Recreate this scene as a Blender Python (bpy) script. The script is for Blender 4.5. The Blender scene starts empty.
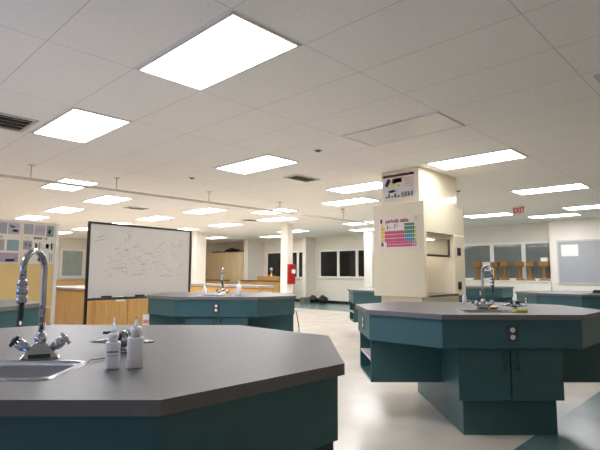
import bpy, bmesh, math, random
from mathutils import Vector, Matrix
random.seed(7)
scene = bpy.context.scene
COL = scene.collection
PI = math.pi
H = 1.20            # camera height
CZ = 2.76           # ceiling height
CT = 0.905          # lab counter height
E1 = Vector((.70711, .70711, 0)); E2 = Vector((-.70711, .70711, 0))

# ---------------------------------------------------------------- materials
def lin(h):
    h = h.lstrip('#')
    v = [int(h[i:i+2], 16) / 255 for i in (0, 2, 4)]
    return tuple(c / 12.92 if c <= .04045 else ((c + .055) / 1.055) ** 2.4 for c in v) + (1,)

def mat(name, colour, rough=.5, metal=0, spec=.5, noise=0, nscale=8, bump=0, bscale=60, stretch=None, coat=0):
    m = bpy.data.materials.new(name); m.use_nodes = True
    nt = m.node_tree; b = nt.nodes['Principled BSDF']
    c = lin(colour)
    b.inputs['Base Color'].default_value = c
    b.inputs['Roughness'].default_value = rough
    b.inputs['Metallic'].default_value = metal
    b.inputs['Specular IOR Level'].default_value = spec
    b.inputs['Coat Weight'].default_value = coat
    tc = nt.nodes.new('ShaderNodeTexCoord')
    mp = nt.nodes.new('ShaderNodeMapping'); nt.links.new(tc.outputs['Object'], mp.inputs[0])
    if stretch: mp.inputs['Scale'].default_value = stretch
    if noise:
        n = nt.nodes.new('ShaderNodeTexNoise'); n.inputs['Scale'].default_value = nscale; n.inputs['Detail'].default_value = 5
        nt.links.new(mp.outputs[0], n.inputs['Vector'])
        r = nt.nodes.new('ShaderNodeValToRGB')
        r.color_ramp.elements[0].position = .3; r.color_ramp.elements[1].position = .7
        r.color_ramp.elements[0].color = tuple(x * (1 - noise) for x in c[:3]) + (1,)
        r.color_ramp.elements[1].color = tuple(min(1, x * (1 + noise)) for x in c[:3]) + (1,)
        nt.links.new(n.outputs['Fac'], r.inputs[0]); nt.links.new(r.outputs[0], b.inputs['Base Color'])
    if bump:
        n2 = nt.nodes.new('ShaderNodeTexNoise'); n2.inputs['Scale'].default_value = bscale
        nt.links.new(tc.outputs['Object'], n2.inputs['Vector'])
        bp = nt.nodes.new('ShaderNodeBump'); bp.inputs['Strength'].default_value = bump; bp.inputs['Distance'].default_value = .01
        nt.links.new(n2.outputs['Fac'], bp.inputs['Height']); nt.links.new(bp.outputs[0], b.inputs['Normal'])
    return m

def emit(name, colour, strength):
    m = bpy.data.materials.new(name); m.use_nodes = True
    b = m.node_tree.nodes['Principled BSDF']
    b.inputs['Base Color'].default_value = (.8, .8, .8, 1)
    b.inputs['Emission Color'].default_value = lin(colour); b.inputs['Emission Strength'].default_value = strength
    return m

def math_node(nt, op, a, b=None):
    n = nt.nodes.new('ShaderNodeMath'); n.operation = op
    for i, v in enumerate((a, b)):
        if v is None: continue
        if isinstance(v, (int, float)): n.inputs[i].default_value = v
        else: nt.links.new(v, n.inputs[i])
    return n.outputs[0]

def grid_line(nt, co, origin, pitch, half):
    """1 on a line of the grid, else 0"""
    f = math_node(nt, 'FRACT', math_node(nt, 'DIVIDE', math_node(nt, 'SUBTRACT', co, origin - 1000 * pitch), pitch))
    d = math_node(nt, 'ABSOLUTE', math_node(nt, 'SUBTRACT', f, .5))
    return math_node(nt, 'GREATER_THAN', d, .5 - half / pitch)

def ceiling_material():
    m = bpy.data.materials.new('ceiling_tiles'); m.use_nodes = True
    nt = m.node_tree; b = nt.nodes['Principled BSDF']
    b.inputs['Roughness'].default_value = .9; b.inputs['Specular IOR Level'].default_value = .15
    tc = nt.nodes.new('ShaderNodeTexCoord'); sp = nt.nodes.new('ShaderNodeSeparateXYZ')
    nt.links.new(tc.outputs['Object'], sp.inputs[0])
    lx = grid_line(nt, sp.outputs[0], -2.79 + 1.215 / 2, 1.215, .0045)
    ly = grid_line(nt, sp.outputs[1], 1.97 - .31, .62, .0045)
    g = math_node(nt, 'MAXIMUM', lx, ly)
    n = nt.nodes.new('ShaderNodeTexNoise'); n.inputs['Scale'].default_value = 55; n.inputs['Detail'].default_value = 6
    nt.links.new(tc.outputs['Object'], n.inputs['Vector'])
    r = nt.nodes.new('ShaderNodeValToRGB')
    r.color_ramp.elements[0].position = .35; r.color_ramp.elements[0].color = lin('#efece6')
    r.color_ramp.elements[1].position = .6; r.color_ramp.elements[1].color = lin('#f5f2ec')
    nt.links.new(n.outputs['Fac'], r.inputs[0])
    mx = nt.nodes.new('ShaderNodeMix'); mx.data_type = 'RGBA'
    nt.links.new(g, mx.inputs[0]); nt.links.new(r.outputs[0], mx.inputs[6]); mx.inputs[7].default_value = lin('#d9d4ca')
    nt.links.new(mx.outputs[2], b.inputs['Base Color'])
    bp = nt.nodes.new('ShaderNodeBump'); bp.inputs['Strength'].default_value = .25; bp.inputs['Distance'].default_value = .004
    nt.links.new(n.outputs['Fac'], bp.inputs['Height']); nt.links.new(bp.outputs[0], b.inputs['Normal'])
    return m

def floor_material():
    m = bpy.data.materials.new('floor_tiles'); m.use_nodes = True
    nt = m.node_tree; b = nt.nodes['Principled BSDF']
    b.inputs['Specular IOR Level'].default_value = .5
    tc = nt.nodes.new('ShaderNodeTexCoord'); sp = nt.nodes.new('ShaderNodeSeparateXYZ')
    nt.links.new(tc.outputs['Object'], sp.inputs[0])
    x, y = sp.outputs[0], sp.outputs[1]
    # teal strips: a run along Y right of the islands, a run along X by the far wall
    a = math_node(nt, 'MULTIPLY', math_node(nt, 'GREATER_THAN', x, -1.35), math_node(nt, 'LESS_THAN', x, -.12))
    c = math_node(nt, 'MULTIPLY', math_node(nt, 'GREATER_THAN', y, 12.25), math_node(nt, 'LESS_THAN', x, -1.35))
    t = math_node(nt, 'MAXIMUM', a, c)
    n = nt.nodes.new('ShaderNodeTexNoise'); n.inputs['Scale'].default_value = 3; n.inputs['Detail'].default_value = 8
    nt.links.new(tc.outputs['Object'], n.inputs['Vector'])
    def ramp(c0, c1):
        r = nt.nodes.new('ShaderNodeValToRGB')
        r.color_ramp.elements[0].position = .35; r.color_ramp.elements[0].color = lin(c0)
        r.color_ramp.elements[1].position = .65; r.color_ramp.elements[1].color = lin(c1)
        nt.links.new(n.outputs['Fac'], r.inputs[0]); return r.outputs[0]
    mx = nt.nodes.new('ShaderNodeMix'); mx.data_type = 'RGBA'
    nt.links.new(t, mx.inputs[0]); nt.links.new(ramp('#dad2c4', '#e3dbce'), mx.inputs[6]); nt.links.new(ramp('#5f7f7b', '#6d8b86'), mx.inputs[7])
    g = math_node(nt, 'MAXIMUM', grid_line(nt, x, -1.35, .305, .0012), grid_line(nt, y, 12.25, .305, .0012))
    mx2 = nt.nodes.new('ShaderNodeMix'); mx2.data_type = 'RGBA'; mx2.blend_type = 'MULTIPLY'
    nt.links.new(math_node(nt, 'MULTIPLY', g, .25), mx2.inputs[0]); nt.links.new(mx.outputs[2], mx2.inputs[6]); mx2.inputs[7].default_value = (.5, .46, .4, 1)
    nt.links.new(mx2.outputs[2], b.inputs['Base Color'])
    n2 = nt.nodes.new('ShaderNodeTexNoise'); n2.inputs['Scale'].default_value = 2.2; n2.inputs['Detail'].default_value = 4
    nt.links.new(tc.outputs['Object'], n2.inputs['Vector'])
    nt.links.new(math_node(nt, 'ADD', math_node(nt, 'MULTIPLY', n2.outputs['Fac'], .14), .14), b.inputs['Roughness'])
    bp = nt.nodes.new('ShaderNodeBump'); bp.inputs['Strength'].default_value = .12; bp.inputs['Distance'].default_value = .01
    nt.links.new(n2.outputs['Fac'], bp.inputs['Height']); nt.links.new(bp.outputs[0], b.inputs['Normal'])
    return m

def glass_material():
    m = bpy.data.materials.new('clear_glass'); m.use_nodes = True
    nt = m.node_tree; nt.nodes.remove(nt.nodes['Principled BSDF'])
    tr = nt.nodes.new('ShaderNodeBsdfTransparent'); tr.inputs[0].default_value = (.85, .88, .87, 1)
    gl = nt.nodes.new('ShaderNodeBsdfGlossy'); gl.inputs['Roughness'].default_value = .03
    mx = nt.nodes.new('ShaderNodeMixShader')
    mx.inputs[0].default_value = .1; nt.links.new(tr.outputs[0], mx.inputs[1]); nt.links.new(gl.outputs[0], mx.inputs[2])
    nt.links.new(mx.outputs[0], nt.nodes['Material Output'].inputs[0])
    return m

M = dict(
    ceiling=ceiling_material(), floor=floor_material(), glass=glass_material(),
    wall=mat('cream_wall_paint', '#e9e4d9', .7, noise=.02, nscale=3),
    wall_warm=mat('warm_wall_paint', '#eae2d6', .7, noise=.02, nscale=3),
    white_trim=mat('white_trim', '#f2f0ea', .5),
    base=mat('black_rubber_base', '#17181a', .5),
    night=mat('night_glass', '#15181a', .06, spec=.6),
    smoke=mat('dim_glass', '#767d7b', .05, spec=.7, noise=.12, nscale=2),
    hazy=mat('hazy_glass', '#9fada6', .1, spec=.6, noise=.08, nscale=3),
    added_blue=emit('added_blue_pane', '#4a90ff', 2.3),
    lamp=emit('lamp_diffuser', '#f6f6fb', 6.6),
    lamp_off=mat('unlit_diffuser', '#e4e1da', .35),
    lamp_frame=mat('white_enamel', '#dedad2', .4),
    vent=mat('vent_enamel', '#c9c2b6', .5), dark=mat('dark_void', '#141414', .8),
    counter=mat('grey_laminate', '#716f6d', .42, spec=.35, noise=.06, nscale=30),
    teal=mat('teal_laminate', '#375f62', .42, noise=.04, nscale=6, stretch=(1, 1, 1)),
    teal_in=mat('teal_inside', '#24494a', .5),
    steel=mat('brushed_steel', '#a9a9ad', .25, 1),
    chrome=mat('chrome', '#c6c8cc', .08, 1), dark_steel=mat('dark_steel', '#5b5a5c', .35, 1),
    cream_steel=mat('cream_enamel', '#e6dbc0', .16, spec=.6, noise=.01),
    hood_in=mat('hood_liner', '#ddd4c4', .4), black=mat('black_plastic', '#151517', .4),
    wood=mat('golden_oak', '#cfa566', .45, noise=.14, nscale=5, stretch=(6, 6, .5)),
    wood_pale=mat('pale_oak', '#e6cfa4', .45, noise=.12, nscale=5, stretch=(5, 5, .35)),
    wood_dark=mat('dark_red_wood', '#5b3020', .45, noise=.1), wood_stand=mat('amber_wood', '#8f672e', .4, noise=.15, nscale=6),
    board=mat('whiteboard_enamel', '#d0cbc2', .2, spec=.5), ink=mat('marker_ink', '#a6a4a8', .6), ink_dark=mat('marker_ink_dark', '#7f7e86', .6),
    bottle=mat('milky_plastic', '#fafafc', .35), tip=mat('frosted_tip', '#fbf8f4', .35), tip_red=mat('peach_tip', '#efc3a8', .4),
    ink_blue=mat('label_print', '#3d4457', .6),
    white=mat('white_paper', '#ecebe6', .7), yellow_panel=mat('mustard_panel', '#d5b878', .6, noise=.03, nscale=4),
    cream_panel=mat('cream_poster_stock', '#ddd3bd', .6),
    red=mat('red_enamel', '#a3161c', .3), red_letter=mat('red_letter', '#d20f1a', .5),
    yellow=mat('yellow_sponge', '#d8cf3e', .8), brass=mat('brass', '#b58b3c', .3, 1),
    brown=mat('brown_card', '#4b3830', .7), cork=mat('grey_tack_fabric', '#a8a9ad', .9, noise=.05, nscale=80),
    green_soft=mat('pale_green_plastic', '#b9d59a', .4), green_label=mat('green_label', '#234b35', .5),
    grey_box=mat('grey_plastic', '#77786f', .5), rail=mat('painted_rail', '#c9c4b9', .4),
)
for k in ('bottle', 'tip'):
    b_ = M[k].node_tree.nodes['Principled BSDF']; b_.inputs['Subsurface Weight'].default_value = 1; b_.inputs['Subsurface Radius'].default_value = (1, 1, 1); b_.inputs['Subsurface Scale'].default_value = .03
def C(name, h, r=.6):
    if name not in M: M[name] = mat(name, h, r)
    return M[name]
for n, h in dict(p_pink='#c63a6c', p_blue='#2f86a8', p_green='#2d7f5c', p_yellow='#dcbf3c', p_black='#22242c', p_paper='#e6d5cb', p_maroon='#7c2030',
                 p_red='#b5343c', p_lilac='#b5abb2', p_slate='#9b9c9e', p_teal='#869a99', p_sage='#7b9684', p_taupe='#a39a92', p_mauve='#a3949f',
                 p_ink='#4a4046', p_cream='#d6d0c4', p_violet='#96959c', p_lime='#c4cc5a', p_gold='#d6cf98', p_navy='#4a4f78', p_sheet='#dcd8d6').items():
    C(n, h)

# ---------------------------------------------------------------- mesh builder
class MB:
    def __init__(s): s.bm = bmesh.new(); s.smooth = []
    def _done(s, faces, mi, smooth=False):
        for f in faces: f.material_index = mi; f.smooth = smooth
    def box(s, x0, x1, y0, y1, z0, z1, mi=0, mtx=None):
        vs = [Vector((x, y, z)) for z in (z0, z1) for y in (y0, y1) for x in (x0, x1)]
        if mtx: vs = [mtx @ v for v in vs]
        v = [s.bm.verts.new(p) for p in vs]
        s._done([s.bm.faces.new([v[i] for i in q]) for q in ((0, 2, 3, 1), (4, 5, 7, 6), (0, 1, 5, 4), (2, 6, 7, 3), (0, 4, 6, 2), (1, 3, 7, 5))], mi)
        return s
    def prism(s, pts, z0, z1, mi=0, holes=None, mtx=None):
        """vertical prism of an outline (counter-clockwise)"""
        T = mtx or Matrix()
        a = [s.bm.verts.new(T @ Vector((x, y, z0))) for x, y in pts]; b = [s.bm.verts.new(T @ Vector((x, y, z1))) for x, y in pts]
        n = len(pts)
        fs = [s.bm.faces.new((a[i], a[(i + 1) % n], b[(i + 1) % n], b[i])) for i in range(n)]
        if not holes:
            fs += [s.bm.faces.new(a[::-1]), s.bm.faces.new(b)]
        else:
            for h in holes:
                m = len(h)
                c = [s.bm.verts.new(T @ Vector((x, y, z0))) for x, y in h]; d = [s.bm.verts.new(T @ Vector((x, y, z1))) for x, y in h]
                fs += [s.bm.faces.new((c[(i + 1) % m], c[i], d[i], d[(i + 1) % m])) for i in range(m)]
                for outer, inner, flip in ((a, c, True), (b, d, False)):
                    e = [s.bm.edges.get((outer[i], outer[(i + 1) % n])) for i in range(n)] + [s.bm.edges.get((inner[i], inner[(i + 1) % m])) for i in range(m)]
                    r = bmesh.ops.triangle_fill(s.bm, edges=e, use_beauty=True)
                    fs += [g for g in r['geom'] if isinstance(g, bmesh.types.BMFace)]
        s._done(fs, mi); return s
    def tube(s, pts, r, mi=0, n=12, cap=True):
        pts = [Vector(p) for p in pts]; rs = r if isinstance(r, (list, tuple)) else [r] * len(pts)
        rings = []; up = None
        for i, p in enumerate(pts):
            t = (pts[min(i + 1, len(pts) - 1)] - pts[max(i - 1, 0)]).normalized()
            if up is None:
                up = Vector((0, 0, 1)) if abs(t.z) < .9 else Vector((1, 0, 0))
            u = t.cross(up); 
            if u.length < 1e-4: u = t.cross(Vector((0, 1, 0)))
            u.normalize(); v = u.cross(t).normalized(); up = v
            rings.append([s.bm.verts.new(p + (u * math.cos(k * 2 * PI / n) + v * math.sin(k * 2 * PI / n)) * rs[i]) for k in range(n)])
        fs = []
        for a, b in zip(rings, rings[1:]):
            fs += [s.bm.faces.new((a[k], a[(k + 1) % n], b[(k + 1) % n], b[k])) for k in range(n)]
        s._done(fs, mi, True)
        if cap: s._done([s.bm.faces.new(rings[0][::-1]), s.bm.faces.new(rings[-1])], mi)
        return s
    def lathe(s, prof, c=(0, 0, 0), mi=0, n=20, axis=None):
        """(radius, height) profile turned about an axis through c"""
        q = Vector((0, 0, 1)).rotation_difference(Vector(axis)).to_matrix() if axis else Matrix.Identity(3)
        c = Vector(c); rings = []
        for r, z in prof:
            rings.append([s.bm.verts.new(c + q @ Vector((max(r, 1e-4) * math.cos(k * 2 * PI / n), max(r, 1e-4) * math.sin(k * 2 * PI / n), z))) for k in range(n)])
        fs = []
        for a, b in zip(rings, rings[1:]):
            fs += [s.bm.faces.new((a[k], a[(k + 1) % n], b[(k + 1) % n], b[k])) for k in range(n)]
        s._done(fs, mi, True)
        s._done([s.bm.faces.new(rings[0][::-1]), s.bm.faces.new(rings[-1])], mi); return s
    def frustum(s, w0, d0, w1, d1, z0, z1, mi=0, c=(0, 0), mtx=None):
        T = mtx or Matrix()
        v = [s.bm.verts.new(T @ Vector((c[0] + sx * w / 2, c[1] + sy * d / 2, z))) for w, d, z in ((w0, d0, z0), (w1, d1, z1)) for sx, sy in ((-1, -1), (1, -1), (1, 1), (-1, 1))]
        s._done([s.bm.faces.new([v[i] for i in q]) for q in ((3, 2, 1, 0), (4, 5, 6, 7), (0, 1, 5, 4), (1, 2, 6, 5), (2, 3, 7, 6), (3, 0, 4, 7))], mi); return s
    def build(s, name, mats, parent=None, bevel=0, loc=None, rotz=0):
        me = bpy.data.meshes.new(name); bmesh.ops.recalc_face_normals(s.bm, faces=s.bm.faces)
        s.bm.to_mesh(me); s.bm.free()
        for m in (mats if isinstance(mats, (list, tuple)) else [mats]): me.materials.append(M[m] if isinstance(m, str) else m)
        o = bpy.data.objects.new(name, me); COL.objects.link(o)
        if parent: o.parent = parent
        if loc: o.location = loc
        o.rotation_euler.z = rotz
        if bevel:
            b = o.modifiers.new('bevel', 'BEVEL'); b.width = bevel; b.segments = 2; b.limit_method = 'ANGLE'; b.harden_normals = False
        return o

def tag(o, label, cat, group=None):
    o['label'] = label; o['category'] = cat
    if group: o['group'] = group
    return o
def thing(name, label, cat, loc=(0, 0, 0), rotz=0, group=None):
    o = bpy.data.objects.new(name, None); COL.objects.link(o); o.location = loc; o.rotation_euler.z = rotz
    o.empty_display_size = .1
    return tag(o, label, cat, group)
def struct(o): o['kind'] = 'structure'; return o
KIDS = lambda o: [c for c in bpy.data.objects if c.parent == o]
def dup(o, label=None, loc=None, rotz=None, parent=None):
    c = o.copy(); COL.objects.link(c)
    if parent is not None: c.parent = parent
    if label: c['label'] = label
    if loc is not None: c.location = loc
    if rotz is not None: c.rotation_euler.z = rotz
    for k in KIDS(o): dup(k, parent=c)
    return c

# ---------------------------------------------------------------- room shell
XL, XR, YB, YN, YJ = -23.0, 4.0, 15.35, -4.0, 14.9
struct(MB().box(XL, XR, YN, YB, -.1, 0).build('floor', 'floor'))
struct(MB().box(XL, XR, YN, YB, CZ, CZ + .1).build('ceiling', 'ceiling'))
struct(MB().box(XL, -4.48, YB, YB + .15, 0, CZ).build('wall_back', 'wall'))
struct(MB().box(-4.48, XR, YJ, YB + .15, 0, CZ).build('wall_back_right', 'wall_warm'))
struct(MB().box(XL - .15, XL, YN, YB, 0, CZ).build('wall_left', 'wall'))
struct(MB().box(XR, XR + .15, YN, YB, 0, CZ).build('wall_right', 'wall'))
struct(MB().box(XL, XR, YN - .15, YN, 0, CZ).build('wall_front', 'wall'))
struct(MB().box(-7.7, -4.48, 14.8, YB, 0, 1.0).box(-7.7, -4.48, 14.77, YB, 1.0, 1.03).build('trim_1', ['wall']))
struct(MB().box(-20.2, -7.7, YB - .02, YB, 0, .1).build('baseboard_back', 'base'))
struct(MB().box(XL, XL + .02, YN, YB, 0, .1).build('baseboard_left', 'base'))
struct(MB().box(-4.48, XR, YJ - .02, YJ, 0, .1).build('baseboard_right', 'base'))

def window(n, x0, x1, z0, z1, bars, y, pane, frame='white_trim', fw=.075):
    m = MB()
    m.box(x0 - fw, x1 + fw, y - .05, y, z1, z1 + fw).box(x0 - fw, x1 + fw, y - .07, y, z0 - fw, z0)
    m.box(x0 - fw, x0, y - .05, y, z0, z1).box(x1, x1 + fw, y - .05, y, z0, z1)
    for b in bars: m.box(b - fw * .8, b + fw * .8, y - .045, y, z0, z1)
    o = struct(m.build('window_%d' % n, frame))
    p = MB().box(x0, x1, y - .012, y - .002, z0, z1).build('window_pane', pane, o)
    return o
window(1, -13.65, -10.7, 1.1, 2.13, [-12.68, -11.72], YB, 'night')
window(2, -17.0, -14.35, 1.06, 2.14, [-15.95, -15.0], YB, 'night')
window(3, -7.3, -4.62, 1.09, 2.13, [-6.33, -5.36], YB, 'smoke')
# window on the far left wall
m = MB(); y0, y1, z0, z1, x = 8.2, 9.1, 1.07, 2.2, XL
m.box(x, x + .05, y0 - .12, y1 + .35, z1, z1 + .1).box(x, x + .05, y0 - .12, y1 + .35, z0 - .1, z0).box(x, x + .05, y0 - .12, y0, z0, z1).box(x, x + .05, y1, y1 + .1, z0, z1)
w4 = struct(m.build('window_4', 'white_trim'))
MB().box(x + .002, x + .012, y0, y1, z0, z1).build('window_pane', 'hazy', w4)

# unseen window added behind the camera, glowing blue to tint the near island
m = MB(); y = YN; x0, x1, z0, z1 = -5.6, -2.4, .95, 2.2
m.box(x0 - .06, x1 + .06, y, y + .05, z1, z1 + .06).box(x0 - .06, x1 + .06, y, y + .07, z0 - .06, z0)
for b in (x0 - .03, -4.0, x1 + .03): m.box(b - .03, b + .03, y, y + .05, z0, z1)
w5 = struct(m.build('window_5', 'white_trim'))
for a, b in ((x0, -4.03), (-3.97, x1)): MB().box(a, b, y + .002, y + .012, z0, z1).build('window_pane', 'added_blue', w5)

# pillars (part of the building)
def pillar(x0, x1, y0, y1, n):
    o = struct(MB().box(x0, x1, y0, y1, 0, CZ).build('trim_%d' % n, 'wall', bevel=.01))
    struct(MB().box(x0 - .012, x1 + .012, y0 - .012, y1 + .012 if y1 < YB - .2 else y1, 0, .1).build('trim_%d' % (n + 10), 'base'))
pillar(-11.0, -10.70, 10.45, 10.70, 2)
pillar(-14.18, -13.98, 14.75, YB, 3)
pillar(-10.55, -10.2, 14.2, 14.75, 4)
pillar(-15.75, -15.45, 10.3, 10.75, 5)
pillar(-17.6, -17.3, 14.35, YB, 6)

# ---------------------------------------------------------------- ceiling fixtures
def lamp_pos(i, j): return (-2.79 - 1.215 * i, 1.97 + .62 * j, CZ)
def make_lamp(label, lit=True):
    t = thing('ceiling_light', label, 'ceiling light', (0, 0, 0), 0, 'recessed ceiling light panels')
    f = MB(); a, b, w = .595, .297, .022
    f.box(-a, a, -b, -b + w, -.012, 0).box(-a, a, b - w, b, -.012, 0).box(-a, -a + w, -b + w, b - w, -.012, 0).box(a - w, a, -b + w, b - w, -.012, 0)
    f.build('frame', 'lamp_frame', t)
    MB().box(-a + w, a - w, -b + w, b - w, -.008, -.001).build('diffuser', 'lamp' if lit else 'lamp_off', t)
    return t
lamps = [
    (0, 0, 'largest lit ceiling light panel, at the top left of centre of the ceiling'),
    (2, 0, 'lit ceiling light panel beside the dark slatted vent at far left'),
    (2, 4, 'lit ceiling light panel between the first row and the hanging rail, left of centre'),
    (0, 7, 'lit ceiling light panel just above and right of the fume hood duct'),
    (0, 12, 'lit ceiling light panel beyond the hood, to the upper right of the exit sign'),
    (3, 10, 'lower of two lit ceiling light panels ending at the left edge of the hood duct'),
    (2, 8, 'upper of two lit ceiling light panels ending at the left edge of the hood duct'),
    (6, 4, 'lit ceiling light panel just above the left corner of the whiteboard'),
    (5, 2, 'lit ceiling light panel crossed by the hanging rail at left'),
    (8, 4, 'lit ceiling light panel right of the one over the poster partition, below the rail'),
    (10, 4, 'lit ceiling light panel directly above the poster partition'),
    (8, 8, 'lit ceiling light panel above the middle of the whiteboard'),
    (6, 8, 'lit ceiling light panel above the right corner of the whiteboard'),
    (5, 10, 'lit ceiling light panel crossed by the hanging rail near the near white pillar'),
    (6, 12, 'lit ceiling light panel above and left of the pillar with the red cabinet'),
    (0, 17, 'lit ceiling light panel cut by the right edge of the photo above the tack board'),
    (1, 19, 'lit ceiling light panel just right of and below the exit sign'),
    (2, 17, 'lit ceiling light panel ending at the left side of the exit sign'),
    (8, 12, 'lit ceiling light panel above the tall wooden cabinets'),
    (12, 17, 'small far lit ceiling light panel just over the tall wooden cabinets'),
    (10, 19, 'lit ceiling light panel low behind the left side of the pillar with the red cabinet'),
    (8, 17, 'lit ceiling light panel passing behind the top of the pillar with the red cabinet'),
    (5, 16, 'lit ceiling light panel near the far end of the rail, left of the hood'),
    (6, 19, 'farthest lit ceiling light panel left of the hood, before the dark windows'),
    (10, 8, 'lit ceiling light panel hidden in part by the top left of the whiteboard'),
    (10, 12, 'lit ceiling light panel low over the top right edge of the whiteboard'),
    (12, 8, 'far lit ceiling light panel between poster partition and whiteboard'),
    (14, 8, 'farthest small lit ceiling light panel between poster partition and whiteboard'),
    (0, -5, 'added lit ceiling light panel, out of view behind the camera'),  # this panel and the next are added out of view for extra light
    (3, -5, 'added lit ceiling light panel, out of view behind the camera on the left'),
]
proto = None
for i, j, lab in lamps:
    if proto is None: proto = o = make_lamp(lab)
    else: o = dup(proto, lab)
    o.location = lamp_pos(i, j)
o = make_lamp('unlit white ceiling light panel in the middle of the ceiling', False); o.location = lamp_pos(0, 4)

def vent(x, y, w, d, n, lab):
    t = thing('ceiling_vent', lab, 'vent', (x, y, CZ), PI/2); fw = .035
    m = MB().box(-w/2, w/2, -d/2, -d/2 + fw, -.015, 0).box(-w/2, w/2, d/2 - fw, d/2, -.015, 0).box(-w/2, -w/2 + fw, -d/2 + fw, d/2 - fw, -.015, 0).box(w/2 - fw, w/2, -d/2 + fw, d/2 - fw, -.015, 0)
    m.build('frame', 'vent', t)
    MB().box(-w/2 + fw, w/2 - fw, -d/2 + fw, d/2 - fw, -.003, -.001).build('duct_opening', 'dark', t)
    s = MB()
    for k in range(n):
        yy = -d/2 + fw + (k + .5) * (d - 2 * fw) / n
        s.box(-w/2 + fw, w/2 - fw, -.008, .008, -.0015, .0015, mtx=Matrix.Translation((0, yy, -.012)) @ Matrix.Rotation(.6, 4, 'X'))
    s.build('slats', 'vent', t)
vent(-5.58, 1.30, .58, .56, 4, 'dark slatted ceiling vent at the far left edge')
vent(-5.4, 5.6, .55, .32, 4, 'slatted ceiling vent left of the hood, beyond the third light')
vent(-10.85, 5.5, .5, .32, 4, 'small ceiling vent above the whiteboard')
vent(-10.85, 9.1, .5, .32, 4, 'small far ceiling vent left of the near white pillar')
vent(-.74, 4.5, .58, .3, 3, 'ceiling vent at the right edge of the photo')
for x, y, lab in ((-4.02, 4.46, 'small dark ceiling sensor left of the unlit light panel'), (-4.1, 8.48, 'small ceiling sensor right of the hood duct'),
                  (-6.72, 4.36, 'small ceiling sprinkler head in the middle left of the ceiling'), (-7.3, 9.0, 'small ceiling sprinkler head near the far rail end')):
    t = thing('ceiling_sensor', lab, 'sensor', (x, y, CZ))
    MB().lathe([(.05, 0), (.05, -.004), (.035, -.007)]).build('flange', 'grey_box', t)
    MB().lathe([(.022, -.007), (.022, -.016), (.008, -.022)]).build('head', 'dark_steel', t)
m = MB().lathe([(.09, 0), (.09, -.02), (.075, -.045), (.04, -.055)])
tag(m.build('smoke_detector', 'white', loc=(-15.2, 4.85, CZ)), 'round white smoke detector on the ceiling between poster partition and whiteboard', 'smoke detector')

# hanging rail
t = thing('hanging_rail', 'long white rail hung on short rods under the ceiling at left', 'rail', (-7.61, 0, 0))
MB().box(-.02, .02, 1.0, 14.5, 2.53, 2.565).build('rail', 'rail', t)
for y in (2.22, 3.5, 5.33, 7.2, 9.4, 11.6):
    r = MB().tube([(0, y, 2.565), (0, y, CZ - .01)], .008, n=8).build('rod', 'rail', t)
    MB().box(-.035, .035, y - .035, y + .035, CZ - .012, CZ - .001).build('bracket', 'rail', r)

# exit sign
def text_mesh(name, body, size, mat_, parent, loc, rot, extrude=.002, sx=1):
    cu = bpy.data.curves.new(name, 'FONT'); cu.body = body; cu.size = size; cu.extrude = extrude; cu.align_x = 'CENTER'; cu.align_y = 'CENTER'; cu.resolution_u = 2
    cu.offset = size * .03
    tmp = bpy.data.objects.new('tmp', cu); COL.objects.link(tmp)
    bpy.context.view_layer.update()
    me = bpy.data.meshes.new_from_object(tmp.evaluated_get(bpy.context.evaluated_depsgraph_get()))
    bpy.data.objects.remove(tmp); bpy.data.curves.remove(cu)
    me.materials.clear(); me.materials.append(M[mat_])
    o = bpy.data.objects.new(name, me); COL.objects.link(o); o.parent = parent; o.location = loc; o.rotation_euler = rot; o.scale = (sx, 1, 1)
    return o
t = thing('exit_sign', 'white exit sign with red letters hung from the ceiling', 'exit sign', (-3.98, 11.2, 2.55))
MB().box(-.145, .145, 0, .05, 0, .19).build('housing', 'white', t, bevel=.005)
MB().box(-.08, .08, .005, .045, .19, CZ - 2.55 - .001).build('mount', 'white', t)
text_mesh('letters', 'EXIT', .17, 'red_letter', t, (0, -.003, .095), (PI/2, 0, 0), sx=.72)

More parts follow.
